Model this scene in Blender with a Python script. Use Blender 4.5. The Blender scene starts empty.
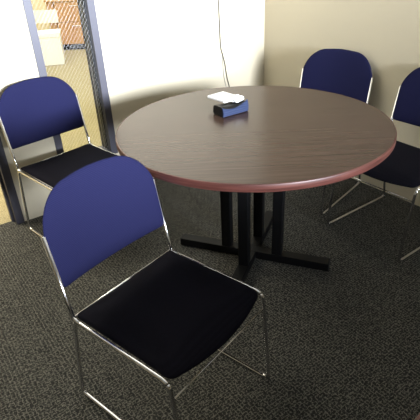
import bpy, bmesh, math, random
from mathutils import Vector, Matrix
random.seed(4)
S = bpy.context.scene
C = S.collection
PI = math.pi

# ------------------------------------------------------------------ camera
YAW, PITCH, ROLL = 0.6028, 0.5278, -0.0508
cam_d = bpy.data.cameras.new('camera')
cam = bpy.data.objects.new('camera', cam_d); C.objects.link(cam)
fw = Vector((math.sin(YAW)*math.cos(PITCH), math.cos(YAW)*math.cos(PITCH), -math.sin(PITCH)))
rt = Vector((math.cos(YAW), -math.sin(YAW), 0)); up = rt.cross(fw)
r2 = rt*math.cos(ROLL)+up*math.sin(ROLL); u2 = up*math.cos(ROLL)-rt*math.sin(ROLL)
M = Matrix((r2, u2, -fw)).transposed().to_4x4(); M.translation = Vector((-1.3025, -1.5204, 1.4549))
cam.matrix_world = M
cam_d.sensor_width = 36; cam_d.sensor_fit = 'HORIZONTAL'; cam_d.lens = 460.0/420*36
cam_d.clip_start = 0.05; cam_d.clip_end = 100
S.camera = cam

# ------------------------------------------------------------------ world, lights, exposure
w = bpy.data.worlds.new('world'); S.world = w; w.use_nodes = True
w.node_tree.nodes['Background'].inputs[0].default_value = (0.75, 0.85, 1.0, 1)
w.node_tree.nodes['Background'].inputs[1].default_value = 1.5
S.view_settings.view_transform = 'Standard'; S.view_settings.look = 'None'
S.view_settings.exposure = 0.0; S.view_settings.gamma = 1.0
try: S.view_settings.use_curve_mapping = False
except Exception: pass

def area(name, loc, aim, sx, sy, power, col):
    d = bpy.data.lights.new(name, 'AREA'); d.shape = 'RECTANGLE'; d.size = sx; d.size_y = sy
    d.energy = power; d.color = col
    o = bpy.data.objects.new(name, d); C.objects.link(o); o.location = loc
    o.rotation_euler = (Vector(aim)-Vector(loc)).to_track_quat('-Z', 'Y').to_euler()
    return o
# daylight through the window behind the camera
area('window_daylight', (-0.32, -4.72, 1.72), (-0.32, 0, 1.72), 2.0, 1.0, 150, (0.84, 0.91, 1.0)).data.spread = math.radians(42)
# warm corridor ceiling lamps, plus a lamp added near the doorway
area('corridor_light', (0.2, 3.4, 2.60), (0.2, 3.4, 0), 3.6, 2.4, 130, (1.0, 0.94, 0.80))
area('doorway_fill', (-1.7, 2.2, 2.60), (-1.7, 2.2, 0), 1.2, 1.2, 120, (1.0, 0.93, 0.76))  # unseen lamp, added to spill more light onto the floor
area('corridor_light_far', (1.4, 5.6, 2.60), (1.4, 5.6, 0), 3.0, 1.6, 95, (1.0, 0.92, 0.74))

# ------------------------------------------------------------------ helpers
def tag(o, label=None, cat=None, group=None, kind=None):
    if label: o['label'] = label
    if cat: o['category'] = cat
    if group: o['group'] = group
    if kind: o['kind'] = kind
    return o
def empty(name, loc, rz=0):
    o = bpy.data.objects.new(name, None); C.objects.link(o); o.empty_display_size = .1
    o.location = loc; o.rotation_euler = (0, 0, rz); return o
def obj(name, bm, mat, parent=None, smooth=False, autos=None):
    me = bpy.data.meshes.new(name)
    bmesh.ops.recalc_face_normals(bm, faces=bm.faces[:])
    bm.to_mesh(me); bm.free()
    me.materials.append(mat)
    if smooth or autos:
        for p in me.polygons: p.use_smooth = True
    if autos: 
        me.set_sharp_from_angle(angle=math.radians(autos))
    o = bpy.data.objects.new(name, me); C.objects.link(o)
    if parent: o.parent = parent
    return o
def box(bm, a, b, rot=None, bev=0):
    (x0, y0, z0), (x1, y1, z1) = a, b
    vs = [bm.verts.new((x, y, z)) for x in (x0, x1) for y in (y0, y1) for z in (z0, z1)]
    if rot is not None:
        for v in vs: v.co = rot @ v.co
    fs = [(0,1,3,2),(4,6,7,5),(0,4,5,1),(2,3,7,6),(0,2,6,4),(1,5,7,3)]
    F = [bm.faces.new([vs[i] for i in f]) for f in fs]
    if bev:
        es = list({e for f in F for e in f.edges})
        bmesh.ops.bevel(bm, geom=es, offset=bev, segments=3, profile=.5, affect='EDGES')
    return bm
def BX(a, b, bev=0, rot=None): return box(bmesh.new(), a, b, rot, bev)
def fillet(pts, rad, n=7, closed=False):
    """rounded polyline; returns points and the index of the middle of each bend"""
    out, mids = [], {}
    N = len(pts)
    for i, p in enumerate(pts):
        p = Vector(p)
        if not closed and i in (0, N-1): out.append(p); mids[i] = len(out)-1; continue
        a = Vector(pts[(i-1) % N]); b = Vector(pts[(i+1) % N])
        da, db = (a-p), (b-p); r = min(rad, da.length*.45, db.length*.45)
        p0 = p+da.normalized()*r; p1 = p+db.normalized()*r
        for k in range(n):
            t = k/(n-1); out.append(p0*(1-t)**2+p*2*t*(1-t)+p1*t*t)
            if k == n//2: mids[i] = len(out)-1
    return out, mids
def tube(bm, pts, r, seg=12, cap=True):
    pts = [Vector(p) for p in pts]; rings = []
    ref = None
    for i, p in enumerate(pts):
        t = (pts[min(i+1, len(pts)-1)]-pts[max(i-1, 0)]).normalized()
        if ref is None: ref = t.orthogonal().normalized()
        ref = (ref-t*ref.dot(t)).normalized(); s = t.cross(ref)
        rings.append([bm.verts.new(p+(ref*math.cos(2*PI*k/seg)+s*math.sin(2*PI*k/seg))*r) for k in range(seg)])
    for a, b in zip(rings, rings[1:]):
        for k in range(seg): bm.faces.new((a[k], a[(k+1) % seg], b[(k+1) % seg], b[k]))
    if cap: bm.faces.new(rings[0]); bm.faces.new(rings[-1][::-1])
    return bm
def lathe(bm, prof, n=96):
    rings = []
    for r, z in prof:
        rings.append([bm.verts.new((0, 0, z))] if r < 1e-6 else [bm.verts.new((r*math.cos(2*PI*k/n), r*math.sin(2*PI*k/n), z)) for k in range(n)])
    for a, b in zip(rings, rings[1:]):
        for k in range(n):
            f = [a[k % len(a)], a[(k+1) % len(a)], b[(k+1) % len(b)], b[k % len(b)]]
            f = list(dict.fromkeys(f))
            if len(f) > 2: bm.faces.new(f)
    return bm

# ------------------------------------------------------------------ materials
def mat(name, col=(.5,.5,.5), rough=.5, metal=0, spec=.5):
    m = bpy.data.materials.new(name); m.use_nodes = True
    b = m.node_tree.nodes['Principled BSDF']
    b.inputs['Base Color'].default_value = (*col, 1); b.inputs['Roughness'].default_value = rough
    b.inputs['Metallic'].default_value = metal; b.inputs['Specular IOR Level'].default_value = spec
    return m, m.node_tree, b
def nd(nt, t, **kw):
    n = nt.nodes.new(t)
    for k, v in kw.items():
        if k.startswith('i_'): n.inputs[k[2:].replace('_', ' ')].default_value = v
        else: setattr(n, k, v)
    return n
def ramp(nt, stops, src):
    r = nt.nodes.new('ShaderNodeValToRGB'); e = r.color_ramp.elements
    while len(e) < len(stops): e.new(.5)
    for q, (p, c) in zip(e, stops): q.position = p; q.color = (*c, 1)
    nt.links.new(src, r.inputs[0]); return r
def bump(nt, b, h, s, d=.002):
    n = nd(nt, 'ShaderNodeBump', i_Strength=s, i_Distance=d)
    nt.links.new(h, n.inputs['Height']); nt.links.new(n.outputs[0], b.inputs['Normal'])

def carpet(name, c):
    m, nt, b = mat(name, rough=.95, spec=.15); L = nt.links
    tc = nd(nt, 'ShaderNodeTexCoord')
    nz = nd(nt, 'ShaderNodeTexNoise', i_Scale=70.0, i_Detail=2.0)
    L.new(tc.outputs['Object'], nz.inputs['Vector'])
    sub = nd(nt, 'ShaderNodeVectorMath', operation='SUBTRACT'); sub.inputs[1].default_value = (.5, .5, .5)
    L.new(nz.outputs['Color'], sub.inputs[0])
    sc = nd(nt, 'ShaderNodeVectorMath', operation='SCALE'); sc.inputs['Scale'].default_value = .019
    L.new(sub.outputs[0], sc.inputs[0])
    ad = nd(nt, 'ShaderNodeVectorMath', operation='ADD'); L.new(tc.outputs['Object'], ad.inputs[0]); L.new(sc.outputs[0], ad.inputs[1])
    def bricks(rot, bw, rh):
        mp = nd(nt, 'ShaderNodeMapping'); mp.inputs['Rotation'].default_value = (0, 0, rot); L.new(ad.outputs[0], mp.inputs[0])
        br = nd(nt, 'ShaderNodeTexBrick'); br.inputs['Scale'].default_value = 1.0
        br.inputs['Brick Width'].default_value = bw; br.inputs['Row Height'].default_value = rh
        br.inputs['Mortar Size'].default_value = .0022; br.inputs['Mortar Smooth'].default_value = .6
        br.inputs['Color1'].default_value = (0, 0, 0, 1); br.inputs['Color2'].default_value = (.25, .25, .25, 1); br.inputs['Mortar'].default_value = (1, 1, 1, 1)
        L.new(mp.outputs[0], br.inputs[0]); return br
    b1 = bricks(.0, .030, .011); b2 = bricks(PI/2, .036, .014)
    n2 = nd(nt, 'ShaderNodeTexNoise', i_Scale=110.0, i_Detail=1.0); L.new(tc.outputs['Object'], n2.inputs['Vector'])
    r2_ = ramp(nt, [(.45, (0,0,0)), (.55, (1,1,1))], n2.outputs['Fac'])
    mx = nd(nt, 'ShaderNodeMixRGB'); L.new(r2_.outputs[0], mx.inputs[0]); L.new(b1.outputs[0], mx.inputs[1]); L.new(b2.outputs[0], mx.inputs[2])
    n3 = nd(nt, 'ShaderNodeTexNoise', i_Scale=420.0, i_Detail=2.0); L.new(tc.outputs['Object'], n3.inputs['Vector'])
    ov = nd(nt, 'ShaderNodeMixRGB', blend_type='MULTIPLY'); ov.inputs[0].default_value = .8
    r3 = ramp(nt, [(.3, (.45,.45,.45)), (.65, (1.25,1.25,1.25))], n3.outputs['Fac'])
    L.new(mx.outputs[0], ov.inputs[1]); L.new(r3.outputs[0], ov.inputs[2])
    cr = ramp(nt, [(0, c[0]), (.3, c[1]), (1, c[2])], ov.outputs[0])
    L.new(cr.outputs[0], b.inputs['Base Color']); bump(nt, b, ov.outputs[0], .6, .003)
    return m
def paint(name, col, rough=.85, n=.004):
    m, nt, b = mat(name, col, rough, spec=.3)
    tc = nd(nt, 'ShaderNodeTexCoord'); nz = nd(nt, 'ShaderNodeTexNoise', i_Scale=60.0, i_Detail=4.0)
    nt.links.new(tc.outputs['Object'], nz.inputs['Vector']); bump(nt, b, nz.outputs['Fac'], .12, n)
    return m
def wood(name, dark, light, rough, sx=3, sy=45, spec=.5, rot=0):
    m, nt, b = mat(name, dark, rough, spec=spec); L = nt.links
    tc = nd(nt, 'ShaderNodeTexCoord'); mp = nd(nt, 'ShaderNodeMapping')
    mp.inputs['Scale'].default_value = (sx, sy, sx)
    mr = nd(nt, 'ShaderNodeMapping'); mr.inputs['Rotation'].default_value = (0, 0, -rot)
    L.new(tc.outputs['Object'], mr.inputs[0]); L.new(mr.outputs[0], mp.inputs[0])
    nz = nd(nt, 'ShaderNodeTexNoise', i_Scale=1.0, i_Detail=6.0, i_Distortion=.15); L.new(mp.outputs[0], nz.inputs['Vector'])
    cr = ramp(nt, [(.3, dark), (.7, light)], nz.outputs['Fac']); L.new(cr.outputs[0], b.inputs['Base Color'])
    return m
def fabric(name, c0, c1, sc=380):
    m, nt, b = mat(name, c0, .95, spec=.08); L = nt.links
    tc = nd(nt, 'ShaderNodeTexCoord')
    wv = nd(nt, 'ShaderNodeTexWave', i_Scale=sc/6.28, i_Distortion=1.5, i_Detail=1.0); wv.bands_direction = 'Z'
    L.new(tc.outputs['Object'], wv.inputs['Vector'])
    nz = nd(nt, 'ShaderNodeTexNoise', i_Scale=500.0, i_Detail=2.0); L.new(tc.outputs['Object'], nz.inputs['Vector'])
    mx = nd(nt, 'ShaderNodeMixRGB'); mx.inputs[0].default_value = .5; L.new(wv.outputs[0], mx.inputs[1]); L.new(nz.outputs['Fac'], mx.inputs[2])
    cr = ramp(nt, [(.25, c0), (.75, c1)], mx.outputs[0]); L.new(cr.outputs[0], b.inputs['Base Color'])
    bump(nt, b, mx.outputs[0], .3, .001)
    b.inputs['Sheen Weight'].default_value = .0
    return m
M_carpet = carpet('carpet', ((.018,.018,.017), (.040,.040,.037), (.175,.168,.145)))
M_carpet2 = carpet('corridor_carpet', ((.24,.20,.11), (.32,.28,.16), (.42,.37,.23)))
M_wall = paint('wall_paint', (.61, .545, .415))
M_ceil = paint('ceiling_paint', (.75, .74, .70))
M_far = paint('corridor_paint', (.80, .70, .42))
M_frame = mat('dark_frame_metal', (.052, .050, .068), .55)[0]
M_table = wood('walnut_laminate', (.034,.019,.014), (.064,.038,.029), .24, 3.0, 75, .19, .38)
M_edge = wood('edge_band', (.040,.012,.009), (.105,.036,.028), .42, 6, 6, .4)
_mp = [n for n in M_edge.node_tree.nodes if n.type == 'MAPPING'][0]   # fine layers along the rim
_mp.inputs['Scale'].default_value = (6, 6, 160)
M_black = mat('black_steel', (.004, .004, .0045), .5, spec=.15)[0]
M_chrome = mat('chrome', (.72, .72, .74), .14, 1.0)[0]
M_blue = fabric('blue_fabric', (.009,.0094,.033), (.0135,.0145,.052))
M_seat = fabric('black_fabric', (.0038,.0036,.007), (.006,.0057,.010))
M_oak = wood('oak_veneer', (.46,.24,.065), (.54,.30,.09), .45, 3, 3)
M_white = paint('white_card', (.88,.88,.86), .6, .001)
M_metal = mat('brushed_metal', (.6,.58,.52), .3, 1.0)[0]
M_cable = mat('black_rubber', (.02,.02,.02), .5)[0]
M_grey = mat('grey_rubber', (.30,.29,.27), .6)[0]
M_wire = mat('wire', (.55,.55,.55), .45, .3)[0]
M_casebl = fabric('blue_vinyl', (.020,.028,.062), (.032,.042,.085), 200)
M_caseblk = mat('black_vinyl', (.004,.004,.005), .5, spec=.2)[0]
M_tissue = mat('white_paper', (.85,.85,.85), .7)[0]
def glass():
    m = bpy.data.materials.new('glass'); m.use_nodes = True; nt = m.node_tree; nt.nodes.clear()
    o = nd(nt, 'ShaderNodeOutputMaterial'); t = nd(nt, 'ShaderNodeBsdfTransparent'); g = nd(nt, 'ShaderNodeBsdfGlossy')
    t.inputs[0].default_value = (.94, .96, .94, 1); g.inputs['Roughness'].default_value = .02
    f = nd(nt, 'ShaderNodeFresnel', i_IOR=1.5); mx = nd(nt, 'ShaderNodeMixShader')
    nt.links.new(f.outputs[0], mx.inputs[0]); nt.links.new(t.outputs[0], mx.inputs[1]); nt.links.new(g.outputs[0], mx.inputs[2])
    nt.links.new(mx.outputs[0], o.inputs[0]); return m
M_glass = glass()

# ------------------------------------------------------------------ the room
XB, YA = 1.119, 1.1716           # right wall, back wall
XL, YF, H, T = -3.6, -4.5, 2.7, .12
JX0, JX1 = -.901, -.855          # door jamb
WX0, WX1, WZ0, WZ1 = -.566, -.174, .27, 2.15   # sidelight, outside of its frame
def st(name, bm, m, **k):
    o = obj(name, bm, m, **k); o['kind'] = 'structure'; return o
st('floor', BX((XL-.1, YF-.1, -.1), (4.6, YA+.06, 0)), M_carpet)
st('floor_corridor', BX((XL-.1, YA+.06, -.1), (4.6, 8.2, 0)), M_carpet2)
st('ceiling', BX((XL-.1, YF-.1, H), (4.6, 8.2, H+.1)), M_ceil)
st('wall_right', BX((XB, YF, 0), (XB+T, YA+T, H)), M_wall)
bm = bmesh.new()
DX = -1.85
box(bm, (XL, YA, 0), (DX, YA+T, H)); box(bm, (DX, YA, 2.15), (WX1, YA+T, H))
box(bm, (JX1, YA, 0), (WX0, YA+T, 2.15)); box(bm, (WX0, YA, 0), (WX1, YA+T, WZ0)); box(bm, (WX1, YA, 0), (XB, YA+T, H))
st('wall_back', bm, M_wall)
st('wall_left', BX((XL-T, YF, 0), (XL, 8, H)), M_wall)
bm = bmesh.new()   # wall with the window behind the camera
wx0, wx1, wz0, wz1 = -1.4, .76, 1.2, 2.25
box(bm, (XL, YF-T, 0), (wx0, YF, H)); box(bm, (wx1, YF-T, 0), (XB+T, YF, H)); box(bm, (wx0, YF-T, 0), (wx1, YF, wz0)); box(bm, (wx0, YF-T, wz1), (wx1, YF, H))
st('wall_front', bm, M_wall)
w2 = empty('window_2', ((wx0+wx1)/2, YF-T/2, wz0)); w2['kind'] = 'structure'
hw = (wx1-wx0)/2
bm = bmesh.new()
box(bm, (-hw, -.03, 0), (hw, .03, .04)); box(bm, (-hw, -.03, wz1-wz0-.04), (hw, .03, wz1-wz0))
for sx in (-hw, -.02, hw-.04): box(bm, (sx, -.03, 0), (sx+.04, .03, wz1-wz0))
obj('window_frame', bm, M_frame, w2)
# corridor beyond
st('wall_far', BX((XL, 7.4, 0), (4.5, 7.5, H)), M_far)
st('wall_corridor', BX((4.4, YA+T, 0), (4.5, 7.4, H)), M_far)

# door frame (open doorway, left)
d1 = empty('door_1', (JX1, YA, 0)); d1['kind'] = 'structure'
bm = bmesh.new()
box(bm, (JX0-JX1, -.008, 0), (0, T+.008, 2.15)); box(bm, (DX-JX1, -.008, 0), (DX-JX1+.046, T+.008, 2.15)); box(bm, (DX-JX1, -.008, 2.10), (0, T+.008, 2.15))
box(bm, (JX0-JX1-.016, .045, 0), (JX0-JX1, .085, 2.10))
obj('door_frame', bm, M_frame, d1)

# sidelight with wired glass
w1 = empty('window_1', (WX0, YA, WZ0)); w1['kind'] = 'structure'
W_, H_ = WX1-WX0, WZ1-WZ0
fl, fr, fb = .042, .044, .022
bm = bmesh.new()
box(bm, (0, -.010, 0), (fl, T+.01, H_), None); box(bm, (W_-fr, -.010, 0), (W_, T+.01, H_)); box(bm, (fl, -.010, 0), (W_-fr, T+.01, fb)); box(bm, (fl, -.010, H_-fb), (W_-fr, T+.01, H_))
obj('window_frame', bm, M_frame, w1)
bm = bmesh.new()   # bright glazing bead round the pane
gy = .030
for x0, x1 in ((fl, fl+.003), (W_-fr-.003, W_-fr)): box(bm, (x0, .085, fb), (x1, .093, H_-fb))
obj('glazing_bead', bm, M_metal, w1)
obj('reveal_shade', BX((W_-fr-.0045, gy+.006, fb), (W_-fr-.0005, .084, H_-fb)), M_black, w1)  # two black strips put the dark shade onto the metal reveal
obj('reveal_shade', BX((W_-fr-.0045, .094, fb), (W_-fr-.0005, T+.008, H_-fb)), M_black, w1)
gp = obj('glass_pane', BX((fl, gy, fb), (W_-fr, gy+.005, H_-fb)), M_glass, w1)
bm = bmesh.new()
gx0, gx1, gz0, gz1 = fl, W_-fr, fb, H_-fb
def wires(slope, step, r):
    c = gz0-(gx1-gx0)*slope if slope > 0 else gz0
    end = gz1 if slope > 0 else gz1+(gx1-gx0)*-slope
    while c < end:      # z = c + slope*(x-gx0)
        pts = []
        for x in (gx0, gx1):
            z = c+slope*(x-gx0)
            if z < gz0: x = gx0+(gz0-c)/slope; z = gz0
            if z > gz1: x = gx0+(gz1-c)/slope; z = gz1
            pts.append((x, gy-.0012, z))
        if (Vector(pts[0])-Vector(pts[1])).length > .004: tube(bm, pts, r, 4, False)
        c += step
wires(1.3, .030, .00034); wires(-1.3, .030, .00015)
obj('wire_mesh', bm, M_wire, gp)

# ------------------------------------------------------------------ corridor things
# drawer cabinet, its front turned a little
cb = empty('drawer_cabinet', (1.52, 6.25, 0), math.radians(-38))
cb_m = Matrix.Translation((1.52, 6.25, 0)) @ Matrix.Rotation(math.radians(-38), 4, 'Z')
tag(cb, 'light oak drawer cabinet on a dark plinth, seen through the wired glass', 'cabinet')
obj('body', BX((-.36, 0, .09), (.9, .5, .74), .004), M_oak, cb)
obj('plinth', BX((-.34, .03, 0), (.88, .47, .09)), M_black, cb)
for x0, x1 in ((-.225, .395), (.41, .885)):
    for z0, z1 in ((.10, .425), (.437, .725)):
        d = obj('drawer', BX((x0, -.02, z0), (x1, -.001, z1), .003), M_oak, cb)
        bm = bmesh.new(); xm = (x0+x1)/2; zm = z1-.05
        p, _ = fillet([(xm-.07, -.02, zm), (xm-.07, -.045, zm), (xm+.07, -.045, zm), (xm+.07, -.02, zm)], .012)
        obj('handle', tube(bm, p, .006, 8), M_metal, d, smooth=True)
obj('top', BX((-.375, -.035, .74), (.915, .51, .765), .004), M_oak, cb)
obj('gap_strip', BX((-.243, -.003, .10), (-.228, .0, .73)), M_black, cb)
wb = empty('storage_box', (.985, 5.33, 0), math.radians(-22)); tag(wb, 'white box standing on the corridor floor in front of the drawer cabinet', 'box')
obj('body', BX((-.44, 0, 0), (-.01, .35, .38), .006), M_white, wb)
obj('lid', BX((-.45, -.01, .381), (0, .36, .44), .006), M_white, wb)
o = obj('glare_sheet', BX((-.60, -.028, .435), (-.20, -.0225, .63)), M_white); o.matrix_world = cb_m  # bright reflection built as a solid white sheet
tag(o, 'white sheet standing in for a glare reflection at the left corner of the oak cabinet', 'paper')
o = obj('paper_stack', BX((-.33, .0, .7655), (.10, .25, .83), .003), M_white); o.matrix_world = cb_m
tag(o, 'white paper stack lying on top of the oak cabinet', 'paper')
# ------------------------------------------------------------------ chairs
CW, DF, SR, SF, HS, BZB, BZT, LEAN = .4669, .5324, .0721, .4963, .4117, .5297, .848, .1808
def BYZ(z): return SR-LEAN*(z-HS)
TR = .0074
def pad(outline, n_ring, zf):
    """closed cushion: outline = list of (u, v); zf(u, v, s, side) gives the 3D point"""
    bm = bmesh.new(); N = len(outline)
    cu = sum(p[0] for p in outline)/N; cv = sum(p[1] for p in outline)/N
    S_ = [math.sin(.5*PI*k/n_ring) for k in range(n_ring+1)]
    sides = []
    rim = [bm.verts.new(zf(u, v, 1, 0)) for u, v in outline]
    for side in (1, -1):
        c = bm.verts.new(zf(cu, cv, 0, side)); prev = None
        for s in S_[1:-1]:
            ring = [bm.verts.new(zf(cu+(u-cu)*s, cv+(v-cv)*s, s, side)) for u, v in outline]
            for k in range(N):
                if prev is None: bm.faces.new((c, ring[k], ring[(k+1) % N]))
                else: bm.faces.new((prev[k], ring[k], ring[(k+1) % N], prev[(k+1) % N]))
            prev = ring
        for k in range(N): bm.faces.new((prev[k], rim[k], rim[(k+1) % N], prev[(k+1) % N]))
    return bm
def arc(cx, cy, rx, ry, a0, a1, n):
    return [(cx+rx*math.cos(math.radians(a0+(a1-a0)*k/n)), cy+ry*math.sin(math.radians(a0+(a1-a0)*k/n))) for k in range(n+1)]
def dense(pts, step=.02):
    out = []
    for a, b in zip(pts, pts[1:]+pts[:1]):
        L = math.hypot(b[0]-a[0], b[1]-a[1]); n = max(1, int(L/step))
        out += [(a[0]+(b[0]-a[0])*k/n, a[1]+(b[1]-a[1])*k/n) for k in range(n)]
    return out
hwb = .2365
def make_chair():
    root = empty('stacking_chair', (0, 0, 0))
    # backrest: straight lower sides, broad round shoulders
    B0, B1 = BZB, BZT
    ol = arc(-hwb+.022, B0+.022, .022, .022, 180, 270, 6) + arc(hwb-.022, B0+.022, .022, .022, 270, 360, 6)
    rx, rz, yc = .1472, .1636, .006
    ol += arc(hwb-rx, B1-yc-rz, rx, rz, 0, 86, 18) + [(.5*(hwb-rx), B1-yc*.3), (0, B1), (-.5*(hwb-rx), B1-yc*.3)] + arc(-hwb+rx, B1-yc-rz, rx, rz, 94, 180, 18)
    ol = dense(ol)
    def zf(u, v, s, side):
        y = BYZ(v)+.004-.029*(1-(u/hwb)**2)
        th = .013*(1-s**5)**.5 if s < 1 else 0
        return (u, y+side*th, v-.011*(1-(u/hwb)**2)*max(0, 1-(v-B0)/.1))
    obj('backrest', pad(ol, 10, zf), M_blue, root, smooth=True)
    # seat
    hs = CW/2-.007; y0, y1 = SR-.002, SF+.004
    ol = arc(-hs+.02, y0+.02, .02, .02, 180, 270, 6)+arc(hs-.02, y0+.02, .02, .02, 270, 360, 6)
    ol += arc(hs-.03, y1-.036, .03, .034, 0, 75, 8)
    for k in range(1, 12):
        u = 1-2*k/12; ol.append((u*(hs-.03), y1-.002+.024*(1-u*u)))
    ol += arc(-hs+.03, y1-.036, .03, .034, 105, 180, 8)
    ol = dense(ol)
    def zs(u, v, s, side):
        z = HS+.010-.006*(1-(u/hs)**2)
        f = max(0, (v-(y1-.09))/.11); z -= .018*f*f
        th = .012*(1-s**6)**.5 if s < 1 else 0
        return (u, v, z+side*th)
    obj('seat', pad(ol, 10, zs), M_seat, root, smooth=True)
    for sx in (-1, 1):
        x = sx*CW/2
        loop = [(x, SR, HS), (x, 0, TR), (x, DF, TR), (x, SF, HS)]
        p, m = fillet(loop, .034, 9, closed=True)
        # p runs from the rear seat joint down, along the floor, up and back along the seat
        i0, i1, i2, i3 = m[0], m[1], m[2], m[3]
        segs = (('leg', p[i0:i1+1]), ('runner', p[i1:i2+1]), ('leg', p[i2:i3+1]), ('seat_rail', p[i3:]+p[:i0+1]))
        for nme, q in segs: obj(nme, tube(bmesh.new(), q, TR), M_chrome, root, smooth=True)
        zt = .714
        q, _ = fillet([(x, SR+.03, HS+.001), (x, SR, HS+.004), (x, BYZ(zt), zt)], .012)
        obj('back_post', tube(bmesh.new(), q, TR), M_chrome, root, smooth=True)
    obj('rear_crossbar', tube(bmesh.new(), [(-CW/2, SR-.006, HS+.002), (CW/2, SR-.006, HS+.002)], .0050), M_chrome, root, smooth=True)
    k = .84; yy = DF+(SF-DF)*k; zz = HS*k
    obj('front_stretcher', tube(bmesh.new(), [(-CW/2, yy, zz), (CW/2, yy, zz)], .0032), M_chrome, root, smooth=True)
    return root
def copy_tree(o):
    c = o.copy(); C.objects.link(c)
    for ch in list(o.children):
        d = ch.copy(); C.objects.link(d); d.parent = c
    return c
G = 'chairs around the round table'
spots = [(-.838, -.200, -2.873, 'blue-backed chrome chair in the foreground with black seat facing the camera'),
         (-.6274, 1.1008, -2.9569, 'blue-backed chrome chair against the wall beside the wired glass strip'),
         (1.0355, .3927, -4.4698, 'dark navy chair behind the table by the tan wall, seat hidden under tabletop'),
         (1.0602, -.2844, -4.7098, 'dark navy chair cut off by the right edge, black seat and chrome leg showing')]
first = make_chair()
chairs = []
for i, (x, y, a, lab) in enumerate(spots):
    o = first if i == 0 else copy_tree(first)
    o.location = (x, y, 0); o.rotation_euler = (0, 0, a); tag(o, lab, 'chair', G); chairs.append(o)

# ------------------------------------------------------------------ tables
R, HT = .614, .74
def make_table(loc, label, rot):
    root = empty('round_table', loc, rot); tag(root, label, 'table')
    obj('tabletop', lathe(bmesh.new(), [(0, HT-.029), (R-.006, HT-.029), (R-.006, HT-.0004), (R-.0062, HT), (0, HT)], 160), M_table, root, autos=40)
    e = [(R-.006, HT-.031), (R-.003, HT-.031), (R, HT-.027), (R, HT-.005), (R-.0015, HT-.001), (R-.006, HT+.0005), (R-.006, HT-.031)]
    obj('edge_band', lathe(bmesh.new(), e, 160), M_edge, root, autos=50)
    obj('mounting_plate', BX((-.2, -.2, HT-.040), (.2, .2, HT-.0295), .002), M_black, root)
    for k in range(4):
        rz = Matrix.Rotation(k*PI/2, 4, 'Z')
        obj('foot', BX((.0 if k % 2 == 0 else .028, -.028, .006), (.402, .028, .050), .003, rz), M_black, root)
        obj('column', BX((.110, -.025, .049), (.160, .025, HT-.039), .003, rz), M_black, root)
        gl = obj('glide', lathe(bmesh.new(), [(0, 0), (.016, 0), (.018, .008), (0, .008)], 20), M_grey, root)
        gl.location = rz @ Vector((.37, 0, 0))
    return root
ta = make_table((0, 0, 0), 'large round walnut table with reddish edge on a black four-post pedestal', -.9875)
tb = make_table((-.69, -1.915, 0), 'round table of which only a dark reddish edge shows, bottom right corner', .3)

# ------------------------------------------------------------------ things on the table
cs = empty('case', (.016, .181, HT), math.radians(-1)); tag(cs, 'small blue and black case standing on the round table', 'case')
Lc, Dc = .146, .080          # local x along the long side, -y towards the camera
def saddle(u, lo, hi): return lo+(hi-lo)*u*u
def strip(ring_of, m, name):
    bm = bmesh.new(); sec = []; N = 28
    for i in range(N+1):
        u = 2*i/N-1; sec.append([bm.verts.new((u*Lc/2*ring_of(u)[0], y, z)) for y, z in ring_of(u)[1]])
    k_ = len(sec[0])
    for a, b in zip(sec, sec[1:]):
        for k in range(k_): bm.faces.new((a[k], a[(k+1) % k_], b[(k+1) % k_], b[k]))
    bm.faces.new(sec[0]); bm.faces.new(sec[-1][::-1])
    return obj(name, bm, m, cs, autos=50)
def body_ring(u):
    h = saddle(u, .040, .046); y0, y1 = -Dc/2+.004, Dc/2
    return 1, [(y0, .0), (y1-.01, .0), (y1, .008), (y1-.004, h-.008), (y1-.014, h), (y0+.012, h), (y0, h-.006)]
def front_ring(u):
    h = saddle(u+.15, .031, .052); y = -Dc/2
    return 1.02, [(y+.002, 0), (y-.006, .004), (y-.008, h*.55), (y-.001, h-.004), (y+.003, h), (y+.006, h-.003), (y+.0045, h*.5)]
strip(body_ring, M_caseblk, 'body'); strip(front_ring, M_casebl, 'front_panel')

wp = empty('paper_packet', (.040, .245, HT+.0475), math.radians(4)); tag(wp, 'flat white packet with a crumpled end lying on the blue and black case', 'packet')
obj('sleeve', BX((-.054, -.050, 0), (.050, .078, .013), .004), M_tissue, wp)
bm = bmesh.new(); bmesh.ops.create_icosphere(bm, subdivisions=4, radius=1)
for v in bm.verts:
    n = v.co.normalized(); k = 1+.25*math.sin(7*n.x+3*n.z)*math.cos(6*n.y+n.x*4)+.12*math.sin(17*n.y+9*n.x)
    v.co = Vector((.020+n.x*.032*k, -.060+n.y*.026*k, max(0, .006+n.z*.016*k)))
obj('crumpled_end', bm, M_tissue, wp, smooth=False)

# ------------------------------------------------------------------ cable on the back wall
random.seed(2)
cpts = [(.705, 2.55), (.700, 1.7), (.699, 1.25), (.701, 1.11), (.704, .96), (.707, .822), (.722, .76), (.739, .700), (.748, .64), (.760, .58), (.779, .50), (.79, .3), (.795, .06), (.80, .004)]
def spl(p, n=6):
    out = []
    for i in range(len(p)-1):
        a, b, c, d = (Vector(p[max(0, min(len(p)-1, i+k))]) for k in (-1, 0, 1, 2))
        for j in range(n):
            t = j/n; out.append(.5*((2*b)+(-a+c)*t+(2*a-5*b+4*c-d)*t*t+(-a+3*b-3*c+d)*t**3))
    return out+[Vector(p[-1])]
q = [(v.x, YA-.006, v.y) for v in spl(cpts)]
cab = obj('cable', tube(bmesh.new(), q, .0028, 8), M_cable, None, smooth=True)
tag(cab, 'thin black cable hanging down the white wall behind the table', 'cable')
q = [(v.x, YA-.005, v.y) for v in spl([(.722, .76), (.724, .70), (.728, .62), (.745, .54), (.765, .48), (.775, .3), (.78, .01)])]
obj('grey_strand', tube(bmesh.new(), q, .0018, 8), M_grey, cab, smooth=True)
